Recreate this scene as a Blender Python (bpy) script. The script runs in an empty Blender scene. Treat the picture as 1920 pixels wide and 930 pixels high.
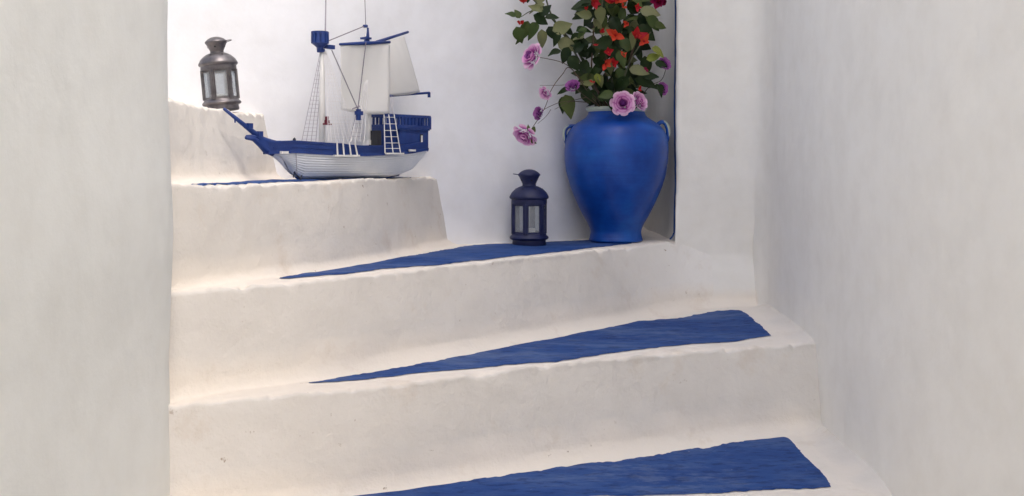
import bpy, math, random
import numpy as np
from mathutils import Vector, Matrix
from mathutils.bvhtree import BVHTree
random.seed(7)
scene = bpy.context.scene
C = scene.collection
R = math.radians

# ------------------------------------------------------------------ camera, sky, sun, exposure
CAM_Z = 0.65
F = 2000.0                                   # focal length in pixels of the 1920 wide photograph
cam = bpy.data.cameras.new('camera'); camo = bpy.data.objects.new('camera', cam); C.objects.link(camo)
cam.sensor_width = 36; cam.lens = 36 * F / 1920; cam.shift_y = -165 / 1920
cam.clip_start = 0.02; cam.clip_end = 2000
camo.location = (0, 0, CAM_Z); camo.rotation_euler = (R(90), 0, 0)
scene.camera = camo

SUN_EL, SUN_AZ = R(54), R(140)              # azimuth of the sun, clockwise from +Y
w = bpy.data.worlds.new('World'); scene.world = w; w.use_nodes = True
nt = w.node_tree; nt.nodes.clear()
sky = nt.nodes.new('ShaderNodeTexSky'); sky.sky_type = 'NISHITA'; sky.sun_disc = False
sky.sun_elevation = SUN_EL; sky.sun_rotation = SUN_AZ
sky.air_density = 1.0; sky.dust_density = 5.0; sky.ozone_density = 0.6
bg = nt.nodes.new('ShaderNodeBackground'); bg.inputs[1].default_value = 0.10
wo = nt.nodes.new('ShaderNodeOutputWorld')
nt.links.new(sky.outputs[0], bg.inputs[0]); nt.links.new(bg.outputs[0], wo.inputs[0])
sl = bpy.data.lights.new('sun', 'SUN'); slo = bpy.data.objects.new('sun', sl); C.objects.link(slo)
sl.energy = 0.85; sl.angle = R(19); sl.color = (1.0, 0.97, 0.94)
d = Vector((math.sin(SUN_AZ) * math.cos(SUN_EL), math.cos(SUN_AZ) * math.cos(SUN_EL), math.sin(SUN_EL)))
slo.rotation_euler = (-d).to_track_quat('-Z', 'Y').to_euler(); slo.location = d * 6
scene.view_settings.view_transform = 'Standard'; scene.view_settings.look = 'None'
scene.view_settings.gamma = 1; scene.view_settings.exposure = 1.98
try: scene.cycles.max_bounces = 10; scene.cycles.diffuse_bounces = 6; scene.cycles.transparent_max_bounces = 16
except Exception: pass

# ------------------------------------------------------------------ numpy noise
def _hash(ix, iy, iz, s):
    n = (ix.astype(np.int64) * 374761393 + iy.astype(np.int64) * 668265263 + iz.astype(np.int64) * 2147483647 + s * 974634777) & 0xffffffff
    n = ((n ^ (n >> 13)) * 1274126177) & 0xffffffff
    n = ((n ^ (n >> 16)) * 2246822519) & 0xffffffff
    return ((n ^ (n >> 15)) & 0xffffff) / float(0xffffff) * 2 - 1
def vnoise(p, s=0):
    p = np.asarray(p, float); i = np.floor(p); f = p - i; f = f * f * (3 - 2 * f); i = i.astype(np.int64)
    out = 0
    for a in (0, 1):
        for b in (0, 1):
            for c in (0, 1):
                wgt = (f[:, 0] if a else 1 - f[:, 0]) * (f[:, 1] if b else 1 - f[:, 1]) * (f[:, 2] if c else 1 - f[:, 2])
                out = out + wgt * _hash(i[:, 0] + a, i[:, 1] + b, i[:, 2] + c, s)
    return out
def wobble(P, k=1.0):
    """uneven hand plastering: one smooth vector field shared by the steps and the walls"""
    P = np.asarray(P, float); D = np.zeros_like(P)
    for fr, am in ((3.1, .0055), (8.3, .0022), (21, .0011), (47, .0007)):
        for c in range(3): D[:, c] += am * vnoise(P * fr + 17.3 * c, 3 + c)
    return P + D * k

# ------------------------------------------------------------------ mesh helpers
class MB:
    def __init__(s): s.v = []; s.f = []
    def add(s, vs, fs):
        o = len(s.v); s.v += [tuple(map(float, v)) for v in vs]; s.f += [tuple(o + i for i in f) for f in fs]; return s
    def box(s, c, size, rot=None):
        hx, hy, hz = [q / 2 for q in size]; M = rot or Matrix.Identity(3)
        vs = [Vector(c) + M @ Vector((x, y, z)) for x in (-hx, hx) for y in (-hy, hy) for z in (-hz, hz)]
        return s.add(vs, [(0, 1, 3, 2), (4, 6, 7, 5), (0, 4, 5, 1), (2, 3, 7, 6), (0, 2, 6, 4), (1, 5, 7, 3)])
    def tube(s, pts, r, n=6, caps=True):
        pts = [Vector(p) for p in pts]; m = len(pts); rs = r if isinstance(r, (list, tuple)) else [r] * m
        ref = None; vs = []
        for i, p in enumerate(pts):
            t = (pts[min(i + 1, m - 1)] - pts[max(i - 1, 0)])
            t = t.normalized() if t.length > 1e-9 else Vector((0, 0, 1))
            if ref is None: ref = t.orthogonal().normalized()
            ref = (ref - t * ref.dot(t)); ref = ref.normalized() if ref.length > 1e-6 else t.orthogonal().normalized()
            b = t.cross(ref)
            for k in range(n):
                a = 2 * math.pi * k / n; vs.append(p + (ref * math.cos(a) + b * math.sin(a)) * rs[i])
        fs = [(i * n + k, i * n + (k + 1) % n, (i + 1) * n + (k + 1) % n, (i + 1) * n + k) for i in range(m - 1) for k in range(n)]
        if caps: fs += [tuple(range(n - 1, -1, -1)), tuple((m - 1) * n + k for k in range(n))]
        return s.add(vs, fs)
    def lathe(s, prof, n=32, c=(0, 0, 0), a0=0):
        vs = []; m = len(prof)
        for r, z in prof:
            for k in range(n):
                a = a0 + 2 * math.pi * k / n; vs.append((c[0] + r * math.cos(a), c[1] + r * math.sin(a), c[2] + z))
        fs = [(i * n + k, i * n + (k + 1) % n, (i + 1) * n + (k + 1) % n, (i + 1) * n + k) for i in range(m - 1) for k in range(n)]
        return s.add(vs, fs)
    def mesh(s, name, smooth=True, origin=(0, 0, 0)):
        o = Vector(origin); me = bpy.data.meshes.new(name)
        me.from_pydata([tuple(Vector(v) - o) for v in s.v], [], s.f); me.update()
        if smooth: me.polygons.foreach_set('use_smooth', [True] * len(me.polygons))
        return me
def link(name, me, mat, parent=None, loc=(0, 0, 0), rot=(0, 0, 0), scale=(1, 1, 1)):
    o = bpy.data.objects.new(name, me); C.objects.link(o)
    if mat is not None and len(me.materials) == 0: me.materials.append(mat)
    o.location = loc; o.rotation_euler = rot; o.scale = scale
    if parent is not None: o.parent = parent
    return o
def build(mb, name, mat, parent=None, smooth=False, origin=(0, 0, 0), sharp=None, **k):
    me = mb.mesh(name, smooth, origin)
    if sharp is not None and smooth: me.set_sharp_from_angle(angle=R(sharp))
    return link(name, me, mat, parent, **k)
def thing(name, label, cat, loc=(0, 0, 0), rot=(0, 0, 0), group=None, kind=None):
    o = bpy.data.objects.new(name, None); C.objects.link(o); o.location = loc; o.rotation_euler = rot
    o.empty_display_size = .05
    tag(o, label, cat, group, kind); return o
def tag(o, label=None, cat=None, group=None, kind=None):
    if label: o['label'] = label
    if cat: o['category'] = cat
    if group: o['group'] = group
    if kind: o['kind'] = kind
    return o
def W(px, py, Y):                      # a point at depth Y seen at photograph pixel px, py
    return Vector(((px - 960) / F * Y, Y, CAM_Z - (py - 300) / F * Y))
def floor_pt(px, py, z):               # the same on a level surface
    Y = F * (CAM_Z - z) / (py - 300); return ((px - 960) / F * Y, Y)
def catmull(pts, step):
    pts = [np.array(p, float) for p in pts]
    P = [2 * pts[0] - pts[1]] + pts + [2 * pts[-1] - pts[-2]]; out = []
    for i in range(1, len(P) - 2):
        n = max(2, int(np.linalg.norm(P[i + 1] - P[i]) / (step * .5)))
        for k in range(n):
            t = k / n
            out.append(.5 * ((2 * P[i]) + (P[i + 1] - P[i - 1]) * t + (2 * P[i - 1] - 5 * P[i] + 4 * P[i + 1] - P[i + 2]) * t * t + (3 * P[i] - P[i - 1] - 3 * P[i + 1] + P[i + 2]) * t ** 3))
    out.append(pts[-1]); return np.array(out)
def resample(poly, n):
    poly = np.asarray(poly); d = np.r_[0, np.cumsum(np.linalg.norm(np.diff(poly, axis=0), axis=1))]
    t = np.linspace(0, d[-1], n)
    return np.stack([np.interp(t, d, poly[:, c]) for c in range(poly.shape[1])], 1)

# ------------------------------------------------------------------ materials
def mat(name, color, rough=.6, metal=0, spec=.5, coat=0):
    m = bpy.data.materials.new(name); m.use_nodes = True; b = m.node_tree.nodes['Principled BSDF']
    b.inputs['Base Color'].default_value = (*color, 1); b.inputs['Roughness'].default_value = rough
    b.inputs['Metallic'].default_value = metal; b.inputs['Specular IOR Level'].default_value = spec
    b.inputs['Coat Weight'].default_value = coat
    return m
def N(m, t, **k):
    n = m.node_tree.nodes.new(t)
    for a, v in k.items():
        if a in n.inputs.keys(): n.inputs[a].default_value = v
        else: setattr(n, a, v)
    return n
def L(m, a, b): m.node_tree.links.new(a, b)
def noise(m, scale, detail=4, rough=.5, vec=None, **k):
    n = N(m, 'ShaderNodeTexNoise'); n.inputs['Scale'].default_value = scale; n.inputs['Detail'].default_value = detail
    n.inputs['Roughness'].default_value = rough
    if vec is not None: L(m, vec, n.inputs['Vector'])
    return n
def ramp(m, src, stops):
    r = N(m, 'ShaderNodeValToRGB'); e = r.color_ramp.elements
    while len(e) < len(stops): e.new(.5)
    for q, (p, c) in zip(e, stops): q.position = p; q.color = (*c, 1) if len(c) == 3 else c
    L(m, src, r.inputs[0]); return r
def mixc(m, fac, a, b, mode='MIX'):
    x = N(m, 'ShaderNodeMix'); x.data_type = 'RGBA'; x.blend_type = mode
    for s, v in ((x.inputs[0], fac), (x.inputs[6], a), (x.inputs[7], b)):
        if hasattr(v, 'is_linked') or hasattr(v, 'links'): L(m, v, s)
        else: s.default_value = v if isinstance(v, float) else (*v, 1)
    return x.outputs[2]
def bsdf(m): return m.node_tree.nodes['Principled BSDF']
def pos(m):
    g = N(m, 'ShaderNodeNewGeometry'); return g.outputs['Position']
def scaled(m, vec, sc):
    q = N(m, 'ShaderNodeMapping'); q.inputs['Scale'].default_value = sc; L(m, vec, q.inputs['Vector']); return q.outputs[0]
def plaster(name, base, alt, streak=.0, bump=1.0, specks=.0, warm=None):
    m = mat(name, base, .93, spec=.25); p = pos(m)
    n1 = noise(m, 2.2, 5, .55, p); f1 = ramp(m, n1.outputs[0], [(.35, (0, 0, 0)), (.68, (1, 1, 1))])
    col = mixc(m, f1.outputs[0], base, alt)
    n2 = noise(m, 14, 6, .6, p); f2 = ramp(m, n2.outputs[0], [(.3, (.95, .945, .938)), (.6, (1, 1, 1))])
    col = mixc(m, 1.0, col, f2.outputs[0], 'MULTIPLY')
    if specks:                           # the third riser takes the coat of the wall it runs into
        aw = N(m, 'ShaderNodeAttribute'); aw.attribute_name = 'wall_coat'; col = mixc(m, aw.outputs['Fac'], col, (.838, .815, .78))
    if warm:                             # bounced and sky light painted in: cream tint on coves, lips and treads
        at = N(m, 'ShaderNodeAttribute'); at.attribute_name = 'painted_glow'
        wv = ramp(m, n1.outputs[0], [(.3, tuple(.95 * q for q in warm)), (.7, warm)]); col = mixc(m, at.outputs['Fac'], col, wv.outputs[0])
    if streak:
        n3 = noise(m, 9, 4, .6, scaled(m, p, (1, 1, .07))); f3 = ramp(m, n3.outputs[0], [(.35, (1 - streak, 1 - streak, 1 - streak * .9)), (.65, (1, 1, 1))])
        col = mixc(m, 1.0, col, f3.outputs[0], 'MULTIPLY')
    if specks:
        n4 = noise(m, 46, 3, .6, p); n5 = noise(m, 3.3, 2, .5, p)
        f4 = ramp(m, n4.outputs[0], [(.70, (0, 0, 0)), (.745, (1, 1, 1))]); f5 = ramp(m, n5.outputs[0], [(.45, (0, 0, 0)), (.62, (1, 1, 1))])
        mm = N(m, 'ShaderNodeMath'); mm.operation = 'MULTIPLY'; L(m, f4.outputs[0], mm.inputs[0]); L(m, f5.outputs[0], mm.inputs[1])
        m2 = N(m, 'ShaderNodeMath'); m2.operation = 'MULTIPLY'; L(m, mm.outputs[0], m2.inputs[0]); m2.inputs[1].default_value = specks
        col = mixc(m, m2.outputs[0], col, (.30, .22, .15))
        # faint brown scuffs in patches
        n6 = noise(m, 7.5, 6, .7, p); f6 = ramp(m, n6.outputs[0], [(.57, (0, 0, 0)), (.76, (.42, .42, .42))])
        col = mixc(m, f6.outputs[0], col, (.55, .44, .33))
    L(m, col, bsdf(m).inputs['Base Color'])
    nb = noise(m, 55, 7, .62, p); nc = noise(m, 260, 3, .6, p); nd = noise(m, 13, 4, .5, p)
    b1 = N(m, 'ShaderNodeBump'); b1.inputs['Strength'].default_value = .5 * bump; b1.inputs['Distance'].default_value = .004; L(m, nb.outputs[0], b1.inputs['Height'])
    b2 = N(m, 'ShaderNodeBump'); b2.inputs['Strength'].default_value = .35 * bump; b2.inputs['Distance'].default_value = .0012; L(m, nc.outputs[0], b2.inputs['Height']); L(m, b1.outputs[0], b2.inputs['Normal'])
    b3 = N(m, 'ShaderNodeBump'); b3.inputs['Strength'].default_value = .5 * bump; b3.inputs['Distance'].default_value = .010; L(m, nd.outputs[0], b3.inputs['Height']); L(m, b2.outputs[0], b3.inputs['Normal'])
    L(m, b3.outputs[0], bsdf(m).inputs['Normal'])
    return m
M = {}
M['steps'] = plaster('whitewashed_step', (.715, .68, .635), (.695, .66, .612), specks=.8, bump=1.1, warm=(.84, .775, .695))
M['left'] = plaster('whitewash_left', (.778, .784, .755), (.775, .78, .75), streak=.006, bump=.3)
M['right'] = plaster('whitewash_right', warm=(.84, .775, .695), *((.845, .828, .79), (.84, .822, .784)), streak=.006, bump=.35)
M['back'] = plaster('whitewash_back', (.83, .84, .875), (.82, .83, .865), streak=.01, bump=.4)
M['ground'] = plaster('pale_paving', (.42, .39, .34), (.36, .33, .29), specks=.5)

def worn_paint():
    m = mat('worn_blue_paint', (.03, .07, .26), .8, spec=.18); p = pos(m)
    n1 = noise(m, 5, 6, .65, scaled(m, p, (.6, 1.6, 1))); f1 = ramp(m, n1.outputs[0], [(.33, (.011, .046, .20)), (.52, (.022, .068, .24)), (.72, (.075, .125, .28))])
    n2 = noise(m, 40, 5, .7, scaled(m, p, (.55, 1.2, 1))); f2 = ramp(m, n2.outputs[0], [(.38, (.55, .6, .68)), (.47, (1, 1, 1)), (.72, (1.25, 1.2, 1.1))])
    col = mixc(m, 1.0, f1.outputs[0], f2.outputs[0], 'MULTIPLY')
    n3 = noise(m, 70, 4, .6, p); f3 = ramp(m, n3.outputs[0], [(.68, (0, 0, 0)), (.76, (.55, .55, .55))])
    col = mixc(m, f3.outputs[0], col, (.30, .33, .40))
    n7 = noise(m, 2.6, 5, .6, p); n8 = noise(m, 26, 5, .7, scaled(m, p, (.5, 1, 1)))
    f7 = ramp(m, n7.outputs[0], [(.42, (0, 0, 0)), (.62, (1, 1, 1))]); f8 = ramp(m, n8.outputs[0], [(.46, (0, 0, 0)), (.66, (.6, .6, .6))])
    mm = N(m, 'ShaderNodeMath'); mm.operation = 'MULTIPLY'; L(m, f7.outputs[0], mm.inputs[0]); L(m, f8.outputs[0], mm.inputs[1])
    col = mixc(m, mm.outputs[0], col, (.13, .18, .32))      # chalky worn places
    L(m, col, bsdf(m).inputs['Base Color'])
    nb = noise(m, 60, 6, .65, p); b = N(m, 'ShaderNodeBump'); b.inputs['Strength'].default_value = .4; b.inputs['Distance'].default_value = .004
    L(m, nb.outputs[0], b.inputs['Height']); L(m, b.outputs[0], bsdf(m).inputs['Normal'])
    return m
M['paint'] = worn_paint()
def varied(name, a, b, sc=20, rough=.5, bump=.2, dist=.001, obj=True, **k):
    m = mat(name, a, rough, **k)
    tc = N(m, 'ShaderNodeTexCoord'); v = tc.outputs['Object']
    n1 = noise(m, sc, 5, .6, v); f = ramp(m, n1.outputs[0], [(.35, a), (.68, b)])
    L(m, f.outputs[0], bsdf(m).inputs['Base Color'])
    nb = noise(m, sc * 4, 4, .6, v); bb = N(m, 'ShaderNodeBump'); bb.inputs['Strength'].default_value = bump; bb.inputs['Distance'].default_value = dist
    L(m, nb.outputs[0], bb.inputs['Height']); L(m, bb.outputs[0], bsdf(m).inputs['Normal'])
    return m
def vase_mat():
    m = mat('blue_glaze', (.012, .075, .42), .33, spec=.3, coat=.2); bsdf(m).inputs['Coat Roughness'].default_value = .17
    tc = N(m, 'ShaderNodeTexCoord'); v = tc.outputs['Object']
    n1 = noise(m, 7, 6, .65, v); f1 = ramp(m, n1.outputs[0], [(.3, (.0012, .030, .21)), (.52, (.0022, .058, .33)), (.75, (.005, .105, .43))])
    n2 = noise(m, 30, 5, .6, scaled(m, v, (.25, .25, 2.4))); f2 = ramp(m, n2.outputs[0], [(.32, (.86, .88, .91)), (.6, (1.03, 1.03, 1.03))])
    col = mixc(m, 1.0, f1.outputs[0], f2.outputs[0], 'MULTIPLY')
    n3 = noise(m, 22, 7, .75, scaled(m, v, (1, 1, .35))); f3 = ramp(m, n3.outputs[0], [(.64, (0, 0, 0)), (.80, (.28, .28, .28))])
    col = mixc(m, f3.outputs[0], col, (.06, .22, .60))
    L(m, col, bsdf(m).inputs['Base Color'])
    n4 = noise(m, 60, 3, .5, scaled(m, v, (.12, .12, 3))); b = N(m, 'ShaderNodeBump'); b.inputs['Strength'].default_value = .25; b.inputs['Distance'].default_value = .002
    L(m, n4.outputs[0], b.inputs['Height']); L(m, b.outputs[0], bsdf(m).inputs['Normal'])
    r = ramp(m, n1.outputs[0], [(.3, (.36, .36, .36)), (.7, (.55, .55, .55))]); L(m, r.outputs[0], bsdf(m).inputs['Roughness'])
    return m
M['vase'] = vase_mat()
M['rim'] = varied('cream_glaze', (.50, .55, .44), (.30, .36, .36), 30, .4)
M['dark'] = mat('dark_inside', (.02, .02, .025), .8)
M['tin_blue'] = varied('blue_tin', (.005, .009, .055), (.010, .016, .08), 35, .5, .15)
M['tin_grey'] = varied('pewter_tin', (.12, .11, .115), (.21, .195, .20), 40, .42, .2, metal=.75)
M['wax'] = mat('candle_wax', (.75, .72, .64), .5)
M['ship_blue'] = varied('ship_blue', (.005, .026, .155), (.010, .042, .21), 30, .5)
M['ship_white'] = varied('ship_white', (.84, .86, .89), (.74, .77, .82), 18, .5)
M['spar'] = varied('spar_white', (.74, .73, .71), (.66, .65, .64), 30, .55)
M['thread'] = mat('grey_thread', (.40, .37, .42), .8)
M['cord'] = mat('grey_cord', (.20, .18, .22), .8)
M['thread_white'] = mat('pale_thread', (.78, .77, .78), .8)
M['red'] = mat('dark_red', (.16, .02, .04), .6)
M['iron'] = mat('dark_iron', (.015, .018, .035), .5)
def cloth():
    m = varied('sail_cloth', (.92, .92, .93), (.89, .89, .90), 12, .85, .3)
    b = bsdf(m); o = m.node_tree.nodes['Material Output']; t = N(m, 'ShaderNodeBsdfTranslucent'); t.inputs[0].default_value = (.7, .68, .62, 1)
    mx = N(m, 'ShaderNodeMixShader'); mx.inputs[0].default_value = .42; L(m, b.outputs[0], mx.inputs[1]); L(m, t.outputs[0], mx.inputs[2]); L(m, mx.outputs[0], o.inputs[0])
    return m
M['sail'] = cloth()
def glass(tint):
    m = mat('dusty_glass', (.75, .78, .80), .12, spec=.6); b = bsdf(m); o = m.node_tree.nodes['Material Output']
    t = N(m, 'ShaderNodeBsdfTransparent'); t.inputs[0].default_value = (.86, .88, .90, 1)
    tc = N(m, 'ShaderNodeTexCoord'); n = noise(m, 22, 4, .6, tc.outputs['Object']); f = ramp(m, n.outputs[0], [(.3, (tint * .85,) * 3), (.7, (tint * 1.15,) * 3)])
    mx = N(m, 'ShaderNodeMixShader'); L(m, f.outputs[0], mx.inputs[0]); L(m, t.outputs[0], mx.inputs[1]); L(m, b.outputs[0], mx.inputs[2]); L(m, mx.outputs[0], o.inputs[0])
    return m
M['glass'] = glass(.24); M['glass2'] = glass(.20)
def leafy(name, a, b, trans=.25, rough=.42, vein=True):
    m = mat(name, a, rough + .06, spec=.28); oi = N(m, 'ShaderNodeObjectInfo'); tc = N(m, 'ShaderNodeTexCoord')
    c = mixc(m, oi.outputs['Random'], a, b)
    n1 = noise(m, 60, 4, .6, tc.outputs['Object']); f = ramp(m, n1.outputs[0], [(.3, (.72, .72, .72)), (.7, (1.2, 1.2, 1.2))])
    c = mixc(m, 1.0, c, f.outputs[0], 'MULTIPLY'); L(m, c, bsdf(m).inputs['Base Color'])
    t = N(m, 'ShaderNodeBsdfTranslucent'); L(m, c, t.inputs[0]); mx = N(m, 'ShaderNodeMixShader'); mx.inputs[0].default_value = trans
    o = m.node_tree.nodes['Material Output']; L(m, bsdf(m).outputs[0], mx.inputs[1]); L(m, t.outputs[0], mx.inputs[2]); L(m, mx.outputs[0], o.inputs[0])
    return m
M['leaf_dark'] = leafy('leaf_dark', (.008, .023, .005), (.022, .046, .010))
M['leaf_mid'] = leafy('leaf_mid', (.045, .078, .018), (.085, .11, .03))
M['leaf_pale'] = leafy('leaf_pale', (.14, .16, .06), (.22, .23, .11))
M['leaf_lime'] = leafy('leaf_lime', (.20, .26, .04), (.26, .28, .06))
M['petal_red'] = leafy('petal_red', (.50, .022, .018), (.42, .012, .03), .3, .5)
M['petal_orange'] = leafy('petal_orange', (.62, .075, .03), (.60, .05, .03), .3, .5)
M['petal_crimson'] = leafy('petal_crimson', (.26, .008, .05), (.22, .006, .06), .3, .5)
M['petal_mauve'] = leafy('petal_mauve', (.56, .28, .52), (.48, .22, .47), .3, .6)
M['petal_pink'] = leafy('petal_pink', (.70, .42, .60), (.62, .36, .58), .3, .6)
M['petal_purple'] = leafy('petal_purple', (.34, .08, .36), (.25, .05, .30), .3, .6)
M['twig'] = varied('brown_twig', (.055, .032, .022), (.10, .065, .04), 60, .7)
M['twig_green'] = varied('green_twig', (.05, .06, .03), (.09, .10, .05), 60, .6)

# ------------------------------------------------------------------ the stairs: one sheet per step
Z = {0: -.2, 1: 0.0, 2: .2, 3: .398, 4: .6, 5: .77}
LIP = {
 1: [(-1.0, 1.55), (-.62, 1.68), (-.3, 1.80), (.05, 1.90), (.4, 1.98), (.72, 2.035), (.95, 2.06)],
 2: [(-.95, 1.79), (-.621, 1.945), (-.414, 2.05), (-.18, 2.18), (.048, 2.300), (.431, 2.503), (.741, 2.62), (.95, 2.68)],
 3: [(-.9, 1.90), (-.75, 1.92), (-.62, 2.015), (-.403, 2.24), (-.2, 2.47), (-.013, 2.68), (.173, 2.90), (.346, 3.12), (.504, 3.265), (.65, 3.31), (.95, 3.36)],
 4: [(-.9, 1.96), (-.75, 1.965), (-.645, 2.05), (-.572, 2.19), (-.503, 2.36), (-.37, 2.62), (-.272, 2.93), (-.232, 3.08), (-.14, 3.4)],
 5: [(-.92, 1.94), (-.80, 1.96), (-.722, 2.08), (-.695, 2.28), (-.668, 2.50), (-.650, 2.70), (-.63, 3.0)],
}
BACK = {   # how far each tread runs back, under the next step and behind the walls
 0: [(-1.0, 1.9), (-.3, 2.1), (.95, 2.4)],
 1: [(-.95, 2.0), (-.4, 2.25), (.05, 2.55), (.95, 2.9)],
 2: [(-.9, 2.1), (-.4, 2.5), (0, 2.95), (.35, 3.35), (.95, 3.6)],
 3: [(-.9, 2.0), (-.75, 2.5), (-.6, 3.1), (-.2, 3.7), (.3, 4.4), (.8, 4.5)],
 4: [(-1.0, 1.8), (-.95, 2.4), (-.9, 2.9), (-.6, 3.3), (-.3, 3.6)],
 5: [(-1.5, 1.9), (-1.5, 2.4), (-1.5, 3.0)],
}
BAT = {1: (.04, .07), 2: (.045, .055), 3: (.045, .055), 4: (.022, .035), 5: (.028, .035)}   # batter of the riser, depth of the cove at its foot
WALL_X = lambda y: np.interp(y, [0, 1.6, 2.05, 2.6, 3.0, 3.3], [.745, .742, .738, .745, .757, .772])
def normals(c):
    t = np.gradient(c, axis=0); t /= np.linalg.norm(t, axis=1)[:, None]
    return np.stack([t[:, 1], -t[:, 0]], 1)
def corner_lift(P, amp=None):
    """tread plaster running up into the right hand wall"""
    dd = WALL_X(P[:, 1]) - P[:, 0]; r = .055
    q = np.clip(1 - dd / r, 0, 1); return r * .4 * (1 - np.sqrt(1 - np.minimum(q, .985) ** 2))
stairs = thing('steps', None, None, kind='structure')
step_bvh = {}
def make_step(k, ncol=360):
    z0, z1 = Z[k - 1], Z[k]; ba, co = BAT[k]
    lip = resample(catmull(LIP[k], .004), ncol); nn = normals(lip)
    back = resample(catmull(BACK[k], .01), ncol)
    rows = []
    for a in np.linspace(-.02, 1, 9):                                   # cove
        s_ = a * math.pi / 2 if a > 0 else 0
        off = ba + co * (1 - math.sin(s_)); zz = z0 - .0015 + co * .75 * (1 - math.cos(s_))
        if a < 0: off += .02; zz -= .004
        rows.append((off, zz, 0))
    zc = z0 + co * .75; rl = .009
    for a in np.linspace(0, 1, 20)[1:]:
        zz = zc + (z1 - rl - zc) * a; rows.append((ba * (1 - a), zz, 0))
    for a in np.linspace(0, math.pi / 2, 7)[1:]:
        rows.append((-rl * (1 - math.cos(a)), z1 - rl + rl * math.sin(a), math.sin(a)))
    V = []
    ff = {1: np.ones(ncol), 2: .5 + .5 * np.clip((lip[:, 0] + .25) / .45, 0, 1), 3: .22 + .78 * np.clip((lip[:, 0] + .60) / .40, 0, 1), 4: .3 + .7 * np.clip((lip[:, 0] + .62) / .12, 0, 1), 5: .4 + .6 * np.clip((lip[:, 1] - 2.0) / .3, 0, 1)}[k][:, None]
    lipn = 0
    for off, zz, tw in rows:
        p = lip + nn * off * (ff if off > 0 else 1); V.append(np.c_[p, np.full(ncol, zz)])
    inner = lip - nn * rl
    for a in (.004, .009, .016, .025, .037, .052, .07):
        V.append(np.c_[lip - nn * (rl + a), np.full(ncol, z1)])
    base = lip - nn * (rl + .07)
    for a in np.linspace(0, 1, 26)[1:]:
        V.append(np.c_[base * (1 - a) + back * a, np.full(ncol, z1)])
    nr = len(V); P = np.concatenate(V)
    nl = len(rows)
    rowi = np.repeat(np.arange(nr), ncol)
    # run up against the right wall, fading towards the lip
    if k <= 2:
        fade = np.clip((rowi - nl) / 8., 0, 1); fade[rowi < nl] = 0
        P[:, 2] += corner_lift(P) * fade
        dd = WALL_X(P[:, 1]) - P[:, 0]; q = np.clip(1 - dd / .035, 0, 1)
        P[:, 1] -= np.where(rowi < nl, .02 * q * q * .15, 0)
    if k == 5: P[:, 2] += np.where(rowi > 12, .016 * np.clip((2.42 - P[:, 1]) / .3, 0, 1), 0)
    # chipped lip
    near = np.exp(-((rowi - (nl - 2)) / 4.0) ** 2)
    c1 = vnoise(P * np.array([26, 26, 5.]), 11 + k); c2 = vnoise(P * np.array([70, 70, 9.]), 31 + k); c3 = vnoise(P * np.array([6, 6, 2.]), 51 + k)
    bite = np.clip(c1 - .3, 0, 1) * .011 + np.clip(c2 - .2, 0, 1) * .007 * np.clip(c3 + .6, 0, 1) + .0034 * c2 + .0035 * c3
    P[:, 2] -= near * bite * (np.where(rowi > nl - 8, 1, .4)); 
    sh = near * bite * .8
    nnr = np.tile(nn, (nr, 1)); P[:, 0] -= nnr[:, 0] * sh; P[:, 1] -= nnr[:, 1] * sh
    P = wobble(P)
    fs = [(i * ncol + j, i * ncol + j + 1, (i + 1) * ncol + j + 1, (i + 1) * ncol + j) for i in range(nr - 1) for j in range(ncol - 1)]
    mb = MB(); mb.v = [tuple(p) for p in P]; mb.f = fs
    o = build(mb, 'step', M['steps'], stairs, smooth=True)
    glow = np.clip(1 - (rowi - 6) / 7., 0, 1); glow = np.maximum(glow, np.clip((rowi - (nl - 5)) / 4., 0, 1));  # mask of the painted glow: cove rows, lip and tread
    glow = glow * (np.clip((WALL_X(P[:, 1]) - P[:, 0]) / .06, .15, 1) if k < 3 else 1); glow = np.clip(glow + .35 * vnoise(P * 14, 91) * (glow > .02) * (glow < .98), 0, 1)
    at = o.data.attributes.new('painted_glow', 'FLOAT', 'POINT'); at.data.foreach_set('value', glow.astype(np.float32))
    coat = np.clip((P[:, 0] - .25) / .3, 0, 1) if k == 3 else np.zeros(len(P))
    aw = o.data.attributes.new('wall_coat', 'FLOAT', 'POINT'); aw.data.foreach_set('value', coat.astype(np.float32))
    step_bvh[k] = BVHTree.FromPolygons(mb.v, fs)
    return o
steps = {k: make_step(k) for k in (1, 2, 3, 4, 5)}

# blue paint on each tread: a thin ragged sheet that follows the tread
def paint_patch(k, front, back, n=420, m=12, rag=.006):
    fr = resample(catmull(front, .01), n); bk = resample(catmull(back, .01), n)
    t = np.linspace(0, 1, n)
    q = np.c_[t * 60, np.zeros(n), np.zeros(n)]
    ra = vnoise(q, 5 + k) + .5 * vnoise(q * 2.7, 9 + k); rb = vnoise(q + 50, 7 + k) + .6 * vnoise(q * 3.1 + 9, 8 + k)
    nf = normals(fr); wide = np.clip(np.linalg.norm(bk - fr, axis=1) / .05, 0, 1)
    fr = fr + nf * (ra * rag * .5 * wide)[:, None]; bk = bk - nf * (rb * rag * wide)[:, None]
    V = []; fs = []; keep = []
    for i in range(n):
        for j in range(m):
            p = fr[i] * (1 - j / (m - 1)) + bk[i] * (j / (m - 1))
            h = step_bvh[k].ray_cast(Vector((p[0], p[1], Z[k] + .15)), Vector((0, 0, -1)))
            V.append((p[0], p[1], (h[0].z if h[0] is not None else Z[k]) + .0014))
    fs = [(i * m + j, (i + 1) * m + j, (i + 1) * m + j + 1, i * m + j + 1) for i in range(n - 1) for j in range(m - 1)]
    mb = MB(); mb.v = V; mb.f = fs
    return build(mb, 'painted_tread', M['paint'], steps[k], smooth=True)
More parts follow.
